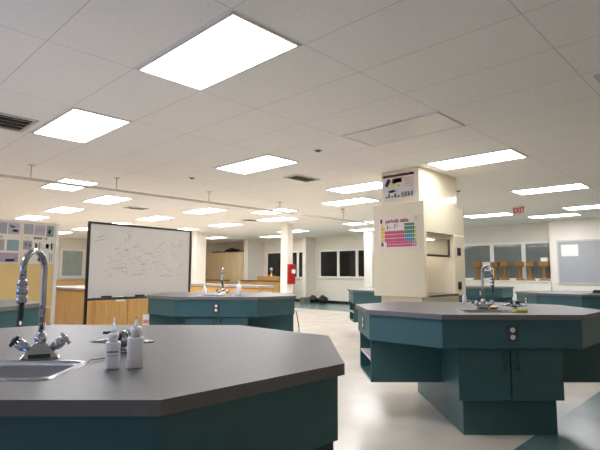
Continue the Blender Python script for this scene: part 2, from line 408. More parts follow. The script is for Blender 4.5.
# ---------------------------------------------------------------- lab islands
def octagon(inset=0):
    hw, fw, hd, sd = 1.010 - inset, .530 - inset * .414, .825 - inset, .3575 - inset * .414
    return [(-fw, -hd), (fw, -hd), (hw, -sd), (hw, sd), (fw, hd), (-fw, hd), (-hw, sd), (-hw, -sd)]
SINK = (-.27, .155, -.615, -.345)     # x0,x1,y0,y1 of the cut-out
def make_island(label):
    t = thing('lab_island', label, 'lab island', (0, 0, 0), PI/4, 'octagonal lab islands')
    x0, x1, y0, y1 = SINK
    hole = [(x0, y0), (x1, y0), (x1, y1), (x0, y1)]
    MB().prism(octagon(), .868, CT, holes=[hole]).build('countertop', 'counter', t)
    ring = octagon(.022); inner = octagon(.045)
    MB().prism(ring, .657, .868, holes=[inner]).build('apron', 'teal', t)
    MB().box(-.39, .39, -.735, .735, .27, .655).build('cabinet', 'teal', t)
    MB().box(-.337, .377, -.67, .67, 0, .27).build('plinth', 'teal', t, bevel=.002)
    for sy in (-1, 1):
        for sx in (-1, 1):
            a, b = sorted((sx * .004, sx * .392)); ya, yb = sorted((sy * .735, sy * .757))
            d = MB().box(a, b, ya, yb, .272, .648).build('door', 'teal', t, bevel=.002)
            hx = sx * .052; yy = sy * .785
            MB().tube([(hx, sy * .757, .498), (hx, yy, .498), (hx, yy, .612), (hx, sy * .757, .612)], .006, n=8).build('handle', 'dark_steel', d)
    for sx in (-1, 1):
        a, b = .39, .975
        def bx(m, u0, u1, *r):
            x0_, x1_ = sorted((sx * u0, sx * u1)); return m.box(x0_, x1_, *r)
        m = MB(); bx(m, a, b, -.325, -.305, .31, .657); bx(m, a, b, .305, .325, .31, .657); bx(m, a, b, -.305, .305, .31, .33); bx(m, a, a + .02, -.305, .305, .33, .657)
        s = m.build('side_shelf', 'teal', t)
        m = MB(); bx(m, a + .02, b - .005, -.305, .305, .475, .492); m.build('shelf_board', 'lamp_frame', s)
    # outlets on the front, the back and both ends
    for ang, dist in ((0, .803), (PI, .803), (PI/2, .986), (-PI/2, .986)):
        R = Matrix.Rotation(ang, 4, 'Z')
        p = MB().box(-.042, .042, -dist - .006, -dist, .708, .824, mtx=R).build('outlet', 'dark_steel', t, bevel=.002)
        m = MB()
        for z in (.74, .792): m.lathe([(.019, 0), (.019, .004), (.016, .005)], c=R @ Vector((0, -dist - .006, z)), axis=R @ Vector((0, -1, 0)), n=16)
        m.build('sockets', 'white', p)
    return t
def isl(cx, cy): return Vector((cx, cy, 0))
def on(c, lx, ly, z=CT): return c + E1 * lx + E2 * ly + Vector((0, 0, z))
I_NEAR, I_RIGHT, I_MID = isl(-2.0, .817), isl(-1.968, 4.271), isl(-5.60, 4.24)
I_LEFT, I_RB, I_MB, I_WC = isl(-5.66, .73), isl(-2.30, 9.30), isl(-5.12, 8.1), isl(-5.48, 11.7)
p = make_island('large grey-topped teal lab island in the near left foreground'); p.location = I_NEAR
dup(p, 'grey-topped teal lab island with double doors in front of the fume hood at right', I_RIGHT)
dup(p, 'grey-topped teal lab island in front of the whiteboard, in the middle', I_MID)
dup(p, 'grey-topped teal lab island cut by the left edge, before the poster partition', I_LEFT)
dup(p, 'grey-topped teal lab island at the right edge under the tack board', I_RB)
dup(p, 'grey-topped teal lab island half hidden behind the left side of the fume hood', I_MB)
dup(p, 'far teal lab island below the row of wooden stands', I_WC)

def make_sink(label):
    t = thing('sink', label, 'sink', (0, 0, 0), PI/4, 'island sinks')
    x0, x1, y0, y1 = SINK
    def rr(i, r=.035, seg=4):
        a0, a1, b0, b1 = x0 + i, x1 - i, y0 + i, y1 - i; out = []
        for cx, cy, st in ((a1 - r, b0 + r, -PI/2), (a1 - r, b1 - r, 0), (a0 + r, b1 - r, PI/2), (a0 + r, b0 + r, PI)):
            for k in range(seg + 1): out.append((cx + r * math.cos(st + k * PI/2/seg), cy + r * math.sin(st + k * PI/2/seg)))
        return out
    m = MB(); bm = m.bm
    loops = [(rr(-.014, .045), CT + .0005), (rr(-.010, .044), CT + .005), (rr(.006, .036), CT + .004), (rr(.014, .03), CT - .012), (rr(.022, .03), CT - .13), (rr(.05, .03), CT - .15)]
    rings = [[bm.verts.new((x, y, z)) for x, y in l] for l, z in loops]
    n = len(rings[0]); fs = []
    for a, b in zip(rings, rings[1:]): fs += [bm.faces.new((a[k], a[(k + 1) % n], b[(k + 1) % n], b[k])) for k in range(n)]
    fs.append(bm.faces.new(rings[-1])); m._done(fs, 0, True)
    b = m.build('basin', 'steel', t)
    MB().lathe([(.03, CT - .1495), (.03, CT - .146), (.02, CT - .147)], c=((x0 + x1)/2, (y0 + y1)/2, 0)).build('drain', 'dark_steel', t)
    return t

def make_faucet(label, spout_angle):
    """gooseneck lab mixer: wedge body, two angled valves, serrated nozzle"""
    t = thing('faucet', label, 'faucet', (0, 0, 0), 0, 'gooseneck lab faucets')
    m = MB().frustum(.122, .07, .125, .072, 0, .004).frustum(.118, .066, .040, .036, .004, .052)
    m.build('body', 'chrome', t, bevel=.003)
    MB().box(-.034, .034, -.034, -.0305, .006, .018, mtx=Matrix.Translation((0, .001, 0)) @ Matrix.Rotation(0, 4, 'X')).build('green_label', 'green_label', t)
    MB().lathe([(.016, .05), (.019, .058), (.021, .068), (.019, .078), (.013, .086), (.012, .09)]).build('swivel_collar', 'chrome', t)
    d = Vector((math.cos(spout_angle), math.sin(spout_angle), 0)); r = .062
    pts = [Vector((0, 0, .085)), Vector((0, 0, .2)), Vector((0, 0, .306))]
    for k in range(1, 17):
        a = PI * k / 16; pts.append(d * (r - r * math.cos(a)) + Vector((0, 0, .306 + r * math.sin(a))))
    pts.append(d * 2 * r + Vector((0, 0, .27)))
    MB().tube(pts, .0105, n=14).build('gooseneck', 'chrome', t)
    e = d * 2 * r
    m = MB().lathe([(.0125, .272), (.0165, .268), (.0165, .254), (.0125, .25), (.0175, .246), (.0175, .226), (.0125, .222), (.0165, .218), (.0165, .2), (.0125, .195)], c=e)
    m.build('coupling', 'chrome', t)
    MB().lathe([(.012, .195), (.0105, .17), (.009, .165), (.009, .155), (.0075, .15), (.0075, .146), (.006, .14)], c=e).build('nozzle', 'dark_steel', t)
    for sx in (-1, 1):
        ax = Vector((sx * .8, 0, .6)).normalized(); c = Vector((sx * .030, 0, .028))
        v = MB().lathe([(.013, 0), (.014, .018), (.018, .02), (.019, .03), (.0175, .048), (.012, .05), (.011, .056)], c=c, axis=ax).build('valve', 'chrome', t)
        hc = c + ax * .060
        m = MB()
        for k in range(4):
            q = ax.orthogonal().normalized(); q = Matrix.Rotation(k * PI/2 + .5, 3, ax) @ q
            m.tube([hc, hc + q * .016, hc + q * .024], [.006, .0055, .007], n=8)
        m.lathe([(.011, -.008), (.012, .004), (.007, .010)], c=hc, axis=ax)
        m.build('handle', 'dark_steel' if sx < 0 else 'chrome', v)
    return t

def make_turret(label, rot=0):
    """four-way gas turret: pillar, four serrated nozzles, four wing levers"""
    t = thing('gas_turret', label, 'gas tap', (0, 0, 0), rot, 'gas taps')
    MB().lathe([(.034, 0), (.034, .006), (.022, .01), (.0165, .014), (.0165, .020), (.024, .026), (.026, .032), (.026, .056), (.018, .074), (.012, .08)]).build('pillar', 'chrome', t)
    for k in range(4):
        a = k * PI/2; d = Vector((math.cos(a), math.sin(a), 0))
        c = d * .022 + Vector((0, 0, .038))
        m = MB().lathe([(.012, 0), (.012, .022), (.0085, .024), (.0085, .034), (.0105, .036), (.006, .056), (.008, .058), (.005, .078), (.0065, .08), (.0035, .1)], c=c, axis=d, n=12)
        n = m.build('nozzle', 'chrome', t)
        b = d * .036 + Vector((0, 0, .041))
        m = MB().lathe([(.008, 0), (.008, .022), (.010, .024), (.010, .030)], c=b, n=10)
        R = Matrix.Translation(b) @ Matrix.Rotation(a + .25, 4, 'Z')
        m.box(-.012, .034, -.008, .008, .026, .036, mtx=R)
        m.build('lever', 'dark_steel', n)
    return t

sk = make_sink('steel sink in the near left island'); sk.location = I_NEAR
dup(sk, 'steel sink sunk in the island before the fume hood', I_RIGHT)
dup(sk, 'steel sink sunk in the middle island before the whiteboard', I_MID)
fx, fy = -.038, -.272
face = PI/4 - .02
f1 = make_faucet('large chrome gooseneck faucet behind the sink of the near left island', -PI/2 - .465); f1.location = on(I_NEAR, fx, fy); f1.rotation_euler.z = 1.2
f2 = make_faucet('chrome gooseneck faucet on the island before the fume hood', -PI/2 + .65); f2.location = on(I_RIGHT, .0, fy); f2.rotation_euler.z = .42
f3 = make_faucet('chrome gooseneck faucet on the middle island before the whiteboard', -PI/2 - .12); f3.location = on(I_MID, .005, fy); f3.rotation_euler.z = .93
g1 = make_turret('chrome four-way gas tap behind the white bottles', PI/4); g1.location = on(I_NEAR, .195, -.13)
dup(g1, 'chrome four-way gas tap beside the faucet on the island before the hood', on(I_RIGHT, .25, -.32), PI/4 + .2)

# near counter things
def bottle(label, loc, w, h, cap, tip, prints):
    t = thing('squeeze_bottle', label, 'bottle', loc, 1.13, 'white plastic squeeze bottles')
    r = w / 2; q = .35
    m = MB()
    pts = []
    for cx, cy, st in ((r * .6, -r * .6, -PI/2), (r * .6, r * .6, 0), (-r * .6, r * .6, PI/2), (-r * .6, -r * .6, PI)):
        for k in range(5): pts.append((cx + r * .4 * math.cos(st + k * PI/8), cy + r * .4 * math.sin(st + k * PI/8)))
    m.prism(pts, 0, h); m.build('bottle_body', 'bottle', t, bevel=.004)
    MB().lathe([(r * .62, h), (r * .62, h + cap * .45), (r * .74, h + cap * .45), (r * .74, h + cap), (r * .5, h + cap + .003)], n=24).build('cap', 'tip', t)
    MB().lathe([(r * .34, h + cap + .002), (r * .28, h + cap + tip * .25), (r * .14, h + cap + tip * .7)], n=16).build('spout', 'tip', t)
    MB().lathe([(r * .14, h + cap + tip * .7), (r * .12, h + cap + tip * .95), (r * .06, h + cap + tip)], n=12).build('spout_tip', 'tip_red' if not prints else 'tip', t)
    if prints:
        m = MB()
        for z, n, wd, hh in ((.62, 6, .0042, .006), (.50, 9, .0026, .002)):
            for k in range(n): m.box(-r * .75 + k * r * 1.5 / n, -r * .75 + k * r * 1.5 / n + wd, -r - .0006, -r + .001, h * z, h * z + hh * random.uniform(.7, 1.1))
        m.build('print', 'ink_blue', t)
    return t
bottle('smaller white squeeze bottle with dark print, left of the two near bottles', (-1.485, .695, CT), .044, .082, .024, .05, True)
bottle('taller plain white squeeze bottle, right of the two near bottles', (-1.452, .752, CT), .049, .094, .030, .036, False)
# plug chain from the tap to the sink rim
pts = []
A, B = Vector((-1.70, .79, CT + .004)), Vector((-1.60, .668, CT + .008))
for k in range(13):
    u = k / 12; pts.append(A.lerp(B, u) + Vector((.012, .012, 0)) * math.sin(u * PI * 2) * .8)
tag(MB().tube(pts, .0022, n=6).build('sink_chain', 'dark_steel'), 'thin dark chain lying on the near counter from tap to sink', 'chain')

# right island things
c = on(I_RIGHT, .17, -.58)
m = MB().box(-.05, .05, -.03, .03, 0, .022)
tag(m.build('sponge', 'yellow', loc=c, rotz=PI/4 + .1, bevel=.006), 'yellow sponge on the front of the island before the hood', 'sponge')
tag(MB().lathe([(.035, 0), (.05, .012), (.052, .02), (.048, .02), (.03, .006)]).build('dish', 'brass', loc=on(I_RIGHT, .10, -.22)), 'small amber dish between faucet and gas tap on the right island', 'dish')
def small_bottle(label, loc, r, h, mt='bottle', tipm='tip'):
    t = thing('dispenser_bottle', label, 'bottle', loc)
    MB().lathe([(r * .9, 0), (r, .006), (r, h * .62), (r * .45, h * .74)]).build('bottle_body', mt, t)
    MB().lathe([(r * .45, h * .74), (r * .45, h * .82), (r * .15, h * .84), (r * .12, h)]).build('nozzle', tipm, t)
    return t
small_bottle('small white bottle at the back edge of the island before the hood', on(I_RIGHT, .17, .66), .022, .11)
small_bottle('white squeeze bottle on the right part of the middle island', on(I_MID, .23, -.35), .034, .2)
small_bottle('short white bottle left of the faucet on the middle island', on(I_MID, -.27, -.15), .03, .14)
tag(MB().box(-.05, .05, -.03, .03, 0, .02).build('sponge', 'yellow', loc=on(I_MID, .06, -.45), rotz=.6, bevel=.006), 'small yellow sponge on the middle island by the faucet', 'sponge')
# things on the far right island
tag(MB().box(-.14, .14, -.06, .06, 0, .035).box(-.13, .13, -.05, .05, .035, .05).build('tray', 'black', loc=(-1.97, 9.13, CT), rotz=0), 'black tray lying on the right-edge island', 'tray')
small_bottle('pale green bottle cut by the right edge of the photo', (-1.60, 8.98, CT), .05, .17, 'green_soft', 'green_soft')
tag(MB().box(-.07, .07, -.06, .06, 0, .23).box(-.075, .075, -.065, .065, .19, .235).build('box', 'brown', loc=(-5.47, 8.6, CT), rotz=.5), 'dark brown box standing on the island behind the hood', 'box')
# stool behind right island
t = thing('lab_stool', 'black-seated lab stool behind the island before the hood', 'stool', (-4.35, 9.05, 0))
MB().lathe([(.14, .66), (.155, .67), (.155, .69), (.13, .705)]).build('seat', 'black', t)
for k in range(4):
    a = k * PI/2 + .4
    MB().tube([(.09 * math.cos(a), .09 * math.sin(a), .66), (.19 * math.cos(a), .19 * math.sin(a), 0)], .011, n=8).build('leg', 'dark_steel', t)
MB().tube([(.155 * math.cos(k * PI/8), .155 * math.sin(k * PI/8), .25) for k in range(17)], .008, n=6, cap=False).build('foot_ring', 'dark_steel', t)
# cord hanging at the middle island
b = on(I_MID, 1.0, -.1, 0)
tag(MB().tube([b + Vector((.01, 0, .69)), b + Vector((.02, .02, .6)), b + Vector((.035, .04, .45)), b + Vector((.03, .05, .25)), b + Vector((.0, .06, .01))], .006, n=8).build('power_cord', 'black'), 'black cord hanging from the end of the middle island', 'cord')
# white card at left end of middle island
c = on(I_MID, -1.0, -.2, .45)
t = thing('notice_card', 'white and pink card hung at the left end of the middle island', 'card', on(I_MID, -.982, -.2, .44), PI/4)
MB().box(-.085, .0068, -.10, -.094, 0, .2).build('card', 'white', t)
MB().box(-.075, -.005, -.1015, -.10, .08, .13).build('pink_patch', C('pink_card', '#d88a86'), t)

# ---------------------------------------------------------------- fume hood
t = thing('fume_hood', 'tall cream fume hood with open sash behind the right island', 'fume hood', (-3.85, 6.6, 0))
ox, oy = -3.85, 6.6
def hb(m, x0, x1, y0, y1, z0, z1, mi=0): return m.box(x0 - ox, x1 - ox, y0 - oy, y1 - oy, z0, z1, mi)
hb(MB(), -4.275, -3.42, 6.0, 6.07, .88, 2.235).build('side_panel', 'cream_steel', t, bevel=.006)
m = MB(); hb(m, -4.25, -3.44, 6.07, 6.725, 1.80, 2.235); m.build('upper_front', 'cream_steel', t, bevel=.003)
m = MB(); hb(m, -4.25, -3.445, 6.728, 7.28, 1.80, 2.235); m.build('upper_front', 'cream_steel', t, bevel=.003)
m = MB(); hb(m, -4.25, -3.50, 6.07, 6.93, 1.735, 1.80); m.build('lintel', 'cream_steel', t, bevel=.004)
hb(MB(), -4.25, -3.44, 6.93, 7.28, .88, 1.80).build('control_post', 'cream_steel', t, bevel=.006)
m = MB(); hb(m, -4.25, -4.22, 6.07, 6.93, .92, 1.735); m.build('back_liner', 'hood_in', t)
for yy in (6.07, 6.92): hb(MB(), -4.22, -3.5, yy, yy + .01, .92, 1.735).build('side_liner', 'hood_in', t)
hb(MB(), -4.25, -3.38, 6.075, 6.925, .88, .915).build('work_surface', 'steel', t, bevel=.006)
m = MB(); hb(m, -3.53, -3.505, 6.085, 6.11, 1.49, 1.735); hb(m, -3.53, -3.505, 6.89, 6.915, 1.49, 1.735); hb(m, -3.53, -3.505, 6.085, 6.915, 1.46, 1.49)
s = m.build('sash_frame', 'dark_steel', t)
m = MB(); hb(m, -3.522, -3.514, 6.11, 6.89, 1.49, 1.735); m.build('sash_glass', 'glass', s)
hb(MB(), -4.2, -3.52, 6.08, 7.2, 0, .88).build('base_cabinet', 'cream_steel', t, bevel=.004)
hb(MB(), -4.2, -3.56, 6.13, 7.3, 2.235, CZ - .001).build('duct_enclosure', 'cream_steel', t, bevel=.003)
hl = hb(MB(), -4.0, -3.7, 6.2, 6.8, 1.725, 1.734).build('added_hood_lamp', emit('added_hood_glow', '#fff4e2', 2.0), t)  # glowing strip added to brighten the hood interior
for z in (1.55, 1.03):
    p = hb(MB(), -3.44, -3.43, 7.02, 7.13, z - .06, z + .06).build('outlet', 'dark_steel', t, bevel=.002)
    m = MB()
    for dz in (-.024, .024): m.lathe([(.017, 0), (.017, .004)], c=(-3.43 - ox, 7.075 - oy, z + dz), axis=(1, 0, 0), n=12)
    m.build('sockets', 'black', p)
for y in (6.2, 6.32):
    k = MB().lathe([(.008, 0), (.008, .03), (.02, .032), (.02, .05), (.014, .055)], c=(-4.22 - ox, y - oy, 1.12), axis=(1, 0, 0), n=12).build('gas_knob', 'black', t)
m = MB(); hb(m, -4.277, -3.418, 5.9985, 6.0, 1.09, 1.095); m.build('seam', 'hood_in', t)

# posters on the hood (x right, z up on a -Y face)
def flat_poster(name, label, x0, x1, z0, z1, y, patches, paper, cat='poster'):
    """patches: (u0,u1,v0,v1,material) in 0..1, v up; one sheet"""
    mats = [paper]; m = MB(); m.box(x0, x1, y - .004, y, z0, z1, 0)
    W, Hh = x1 - x0, z1 - z0
    for u0, u1, v0, v1, mt in patches:
        if mt not in mats: mats.append(mt)
        m.box(x0 + u0 * W, x0 + u1 * W, y - .0055, y - .003, z0 + v0 * Hh, z0 + v1 * Hh, mats.index(mt))
    return m, mats
pp = []
rows = 4
for r in range(4):                                  # main body of the table, rows from the top
    v1 = .66 - r * .118; v0 = v1 - .1
    for cidx in range(18):
        u0 = .06 + cidx * .0495; u1 = u0 + .043
        if cidx < 1: mt = 'p_yellow'
        elif cidx < 2: mt = 'p_yellow' if r else 'p_yellow'
        elif cidx < 12: mt = 'p_pink'
        elif cidx < 17: mt = 'p_green' if (r < 2 and cidx < 17) else 'p_blue'
        else: mt = 'p_lime'
        if r == 0 and 2 <= cidx < 12: continue
        pp.append((u0, u1, v0, v1, mt))
for cidx in range(12, 17): pp.append((.06 + cidx * .0495, .06 + cidx * .0495 + .043, .68, .76, 'p_green'))
for r in range(2):
    for cidx in range(15): pp.append((.2 + cidx * .05, .2 + cidx * .05 + .043, .045 + (1 - r) * .085, .045 + (1 - r) * .085 + .072, 'p_pink' if cidx < 13 else 'p_mauve'))
pp += [(.04, .09, .8, .93, 'p_black'), (.06, .12, .07, .19, 'p_navy'), (.9, .97, .78, .97, 'p_gold'), (.06, .10, .66, .76, 'p_yellow'), (.22, .24, .6, .72, 'p_black'), (.40, .43, .62, .76, 'p_sage'), (.25, .31, .64, .66, 'p_taupe'), (.44, .53, .68, .70, 'p_taupe'), (.44, .5, .74, .76, 'p_taupe')]
t = thing('periodic_table_poster', 'colourful periodic table poster on the side of the fume hood', 'poster', (-3.835, 6.0, 1.81))
m, mats = flat_poster('', '', -.335, .335, -.235, .235, -.001, pp, 'p_paper'); m.build('sheet', mats, t)
text_mesh('title', 'periodic table', .078, 'p_maroon', t, (-.02, -.0065, .165), (PI/2, 0, 0), .001, sx=.9)
pp = [(.03, .97, .9, .98, 'p_maroon'), (.12, .86, .925, .955, 'p_paper'), (.03, .07, .9, .98, 'p_black'), (.91, .97, .9, .98, 'p_black'), (.2, .42, .5, .78, 'p_gold'), (.04, .2, .42, .8, 'p_sheet'),
      (.32, .62, .66, .84, 'p_taupe'), (.38, .6, .68, .82, 'p_navy'), (.4, .56, .73, .76, 'p_lilac'), (.06, .55, .08, .44, 'p_sheet'), (.46, .56, .5, .6, 'p_lime'), (.58, .97, .06, .42, 'p_sheet')]
for k in range(5): pp.append((.1 + k * .095, .15 + k * .095, .12, .2 + .07 * (k % 2), 'p_navy'))
for k in range(5): pp.append((.68, .95, .5 + k * .07, .515 + k * .07, 'p_slate'))
for k in range(4): pp.append((.6 + k * .095, .65 + k * .095, .12, .3, 'p_taupe'))
pp += [(.2, .4, .32, .40, 'p_lilac')]
t = thing('safety_poster', 'safety chart poster with dark red banner high on the hood duct', 'poster', (-3.905, 6.13, 2.49))
m, mats = flat_poster('', '', -.285, .285, -.195, .21, -.001, pp, 'p_paper')
m.box(-.03, .03, -.008, -.004, -.06, .06, mats.index('p_black'), mtx=Matrix.Translation((-.185, 0, .085)) @ Matrix.Rotation(.55, 4, 'Y'))
m.build('sheet', mats, t)

# ---------------------------------------------------------------- whiteboard on stand
wl, wr = Vector((-7.09, 2.87, 0)), Vector((-7.27, 4.73, 0)); L = (wr - wl).length; wa = math.atan2(wr.y - wl.y, wr.x - wl.x)
t = thing('mobile_whiteboard', 'large free-standing whiteboard with black frame and faint writing', 'whiteboard', wl, wa)   # local x along board, -y... towards camera
MB().box(.03, L - .03, -.006, .012, .83, 1.92).build('writing_surface', 'board', t)
m = MB().box(0, .03, -.02, .025, .0, 1.95).box(L - .03, L, -.02, .025, .0, 1.95).box(.03, L - .03, -.02, .025, 1.92, 1.95).box(.03, L - .03, -.02, .025, .80, .832)
m.build('frame', 'black', t, bevel=.003)
for x in (.017, L - .017): MB().box(x - .02, x + .02, -.28, .28, .03, .07).build('foot', 'black', t, bevel=.004)
MB().box(.04, L - .04, -.085, -.02, .815, .83).box(.04, L - .04, -.09, -.083, .815, .84).build('tray', 'steel', t)
m = MB(); n = 0
def scrib(x, z, w, mi, amp=.016):
    k = max(5, int(w / .018)); pts = []
    for i in range(k): pts.append((x + w * i / (k - 1), -.0075, z + random.uniform(-amp, amp)))
    m.tube(pts, .0022, mi, n=4)
for row in range(9):
    z = 1.62 - row * .055
    for kk in range(random.randint(4, 7)):
        x = .2 + .06 * abs(row - 5) * .5 + random.uniform(0, .75)
        scrib(x, z + random.uniform(-.02, .02), random.uniform(.03, .12), 1 if random.random() < .35 and row > 4 else 0)
for row in range(9):
    z = 1.77 - row * .075
    for kk in range(random.randint(3, 5)): scrib(1.05 + random.uniform(0, .6), z + random.uniform(-.03, .03), random.uniform(.04, .14), 0)
for a, b in (((.62, 1.84), (.66, 1.72)), ((.66, 1.86), (.68, 1.74)), ((.15, 1.72), (.33, 1.8)), ((.6, 1.76), (.6, 1.68)), ((.1, 1.66), (.36, 1.74))):
    m.tube([(a[0], -.0075, a[1]), ((a[0] + b[0]) / 2 + .01, -.0075, (a[1] + b[1]) / 2), (b[0], -.0075, b[1])], .0025, 0, n=4)
m.build('marker_writing', ['ink', 'ink_dark'], t)
T = Matrix.Translation(wl) @ Matrix.Rotation(wa, 4, 'Z')
for x, lab in ((.30, 'black eraser on the left of the whiteboard tray'), (.86, 'black eraser on the right of the whiteboard tray')):
    e = thing('eraser', lab, 'eraser', T @ Vector((x, -.052, .8305)), wa)
    MB().box(-.075, .075, -.022, .022, .012, .034).build('back', 'black', e, bevel=.004)
    MB().box(-.072, .072, -.02, .02, 0, .012).build('felt_pad', 'grey_box', e)
for x, lab in ((.5, 'dark marker lying left of middle on the whiteboard tray'), (.56, 'grey marker lying in the middle of the whiteboard tray')):
    e = thing('marker', lab, 'marker', T @ Vector((x, -.045, .8385)), wa + .2)
    MB().lathe([(.008, -.055), (.008, .03)], axis=(1, 0, 0), n=10).build('barrel', 'white', e)
    MB().lathe([(.0085, .03), (.0085, .06)], axis=(1, 0, 0), n=10).build('cap', 'ink_blue', e)

# ---------------------------------------------------------------- poster partition at left
t = thing('display_partition', 'free-standing cream and mustard display partition at the left edge', 'partition', (-7.95, 2.75, 0))
MB().box(-.02, 0, -2.4, -.03, .69, 1.95).build('panel', 'yellow_panel', t)
MB().box(-.03, .015, -.035, .015, 0, 1.965).build('post', 'lamp_frame', t, bevel=.003)
MB().box(-.03, .015, -2.45, -2.4, 0, 1.965).build('post', 'lamp_frame', t, bevel=.003)
MB().box(-.03, .012, -2.4, -.035, 1.95, 1.965).build('top_rail', 'lamp_frame', t)
MB().box(-.03, .012, -2.4, -.035, .67, .69).build('bottom_rail', 'lamp_frame', t)
for y in (-.01, -2.425): MB().box(-.25, .25, y - .02, y + .02, 0, .035).build('foot', 'lamp_frame', t, bevel=.003)
def zoo(name, label, y0, y1, patches):
    W = y1 - y0
    o = thing(name, label, 'poster', (-7.95, y0, 1.335)); mats = ['cream_panel']; m = MB(); m.box(.0005, .004, 0, W, 0, .61, 0)
    for u0, u1, v0, v1, mt in patches:
        if mt not in mats: mats.append(mt)
        m.box(.003, .0055, u0 * W, u1 * W, v0 * .61, v1 * .61, mats.index(mt))
    m.build('sheet', mats, o); return o
pa = [(.02, .38, .7, .97, 'p_violet'), (.42, .62, .7, .97, 'p_slate'), (.65, .94, .7, .97, 'p_lilac'), (.7, .82, .86, .9, 'p_ink'), (.76, .9, .76, .81, 'p_ink'), (.02, .58, .3, .56, 'p_taupe'), (.64, .94, .3, .56, 'p_teal'),
      (.02, .94, .02, .25, 'p_mauve'), (.2, .45, .14, .17, 'p_ink'), (.62, .85, .05, .1, 'p_navy')]
pa += [(.04 + k * .05, .075 + k * .05, .60, .655, 'p_slate') for k in range(10)] + [(.3, .45, .4, .43, 'p_mauve')]
zoo('biology_poster', 'biology picture poster at the left edge of the display partition', 1.72, 2.245, pa)
pb = [(.04, .32, .72, .97, 'p_slate'), (.36, .68, .7, .97, 'p_lilac'), (.72, .96, .68, .96, 'p_sage'), (.78, .86, .76, .86, 'p_teal'), (.04, .3, .34, .56, 'p_slate'), (.34, .97, .32, .56, 'p_cream'), (.04, .97, .03, .28, 'p_cream'),
      (.4, .46, .38, .5, 'p_ink'), (.52, .55, .36, .54, 'p_slate'), (.72, .82, .38, .5, 'p_ink'), (.88, .93, .35, .52, 'p_ink'), (.08, .2, .14, .24, 'p_teal'), (.5, .7, .06, .14, 'p_lilac'), (.6, .66, .16, .22, 'p_sage'), (.85, .87, .05, .26, 'p_ink'), (.91, .93, .05, .26, 'p_ink'),
      (.4, .44, .76, .8, 'p_sage'), (.5, .53, .8, .9, 'p_slate'), (.6, .64, .74, .84, 'p_teal'), (.1, .14, .44, .5, 'p_navy'), (.22, .26, .42, .48, 'p_navy')]
pb += [(.34 + k * .045, .37 + k * .045, .60, .66, 'p_ink') for k in range(6)] + [(.67, .76, .60, .66, 'p_slate'), (.08, .2, .62, .64, 'p_lilac')]
zoo('biology_poster', 'biology picture poster at the right end of the display partition', 2.25, 2.712, pb)

# ---------------------------------------------------------------- wooden benches and cabinets
def bench(name, label, x0, x1, y0, y1, top, doors_side, n, topm, woodm='wood', h=.905, sign=-1):
    t = thing(name, label, 'bench', ((x0 + x1)/2, (y0 + y1)/2, 0)); w, d = (x1 - x0)/2, (y1 - y0)/2
    MB().box(-w + .04, w - .04, -d + .04, d - .04, .09, h - top).build('carcass', woodm, t)
    MB().box(-w + .1, w - .1, -d + .1, d - .1, 0, .09).build('toe_kick', 'base', t)
    MB().box(-w, w, -d, d, h - top, h).build('worktop', topm, t, bevel=.004)
    for side in doors_side:
        for k in range(n[side]):
            if side == 'front':
                a = -w + .06 + k * (2 * w - .12) / n[side]; b = a + (2 * w - .12) / n[side] - .008
                dd = MB().box(a, b, -d + .02, -d + .04, .11, h - top - .03).build('door', woodm, t, bevel=.002)
            else:
                a = -d + .06 + k * (2 * d - .12) / n[side]; b = a + (2 * d - .12) / n[side] - .008
                dd = MB().box(w - .04, w - .02, a, b, .11, h - top - .03).build('door', woodm, t, bevel=.002)
    return t
M['pale_top'] = mat('pale_grey_laminate', '#a8a7a8', .35, noise=.03, nscale=20)
bA = bench('wooden_bench', 'golden wooden bench with pale top seen under and left of the whiteboard', -11.6, -8.9, 3.75, 5.75, .04, ('front', 'end'), dict(front=4, end=3), 'pale_top')
tag(MB().box(0, .003, -.09, .09, -.04, .04).build('door_label', 'white', loc=(-8.918, 4.28, .70)), 'small white paper label on the wooden bench door under the whiteboard', 'label')
bench('wooden_bench', 'wooden bench with pale top right of the whiteboard, before the tall cabinets', -12.6, -9.0, 7.85, 8.35, .06, ('front', 'end'), dict(front=6, end=1), 'pale_top')
bench('wooden_bench', 'low golden wooden bench with dark top under the gold scale, by the far windows', -17.15, -14.5, 13.75, 14.3, .03, ('front',), dict(front=4), 'wood_dark')
bench('wooden_bench', 'low golden wooden bench with dark top in front of the tall cabinets', -20.8, -18.0, 13.3, 13.9, .03, ('front',), dict(front=4), 'wood_dark')
# counter along far left wall
t = bench('wall_bench', 'far wooden bench with pale top under the window on the left wall', -22.95, -22.3, 7.0, 11.0, .05, ('end',), dict(end=5), 'pale_top')
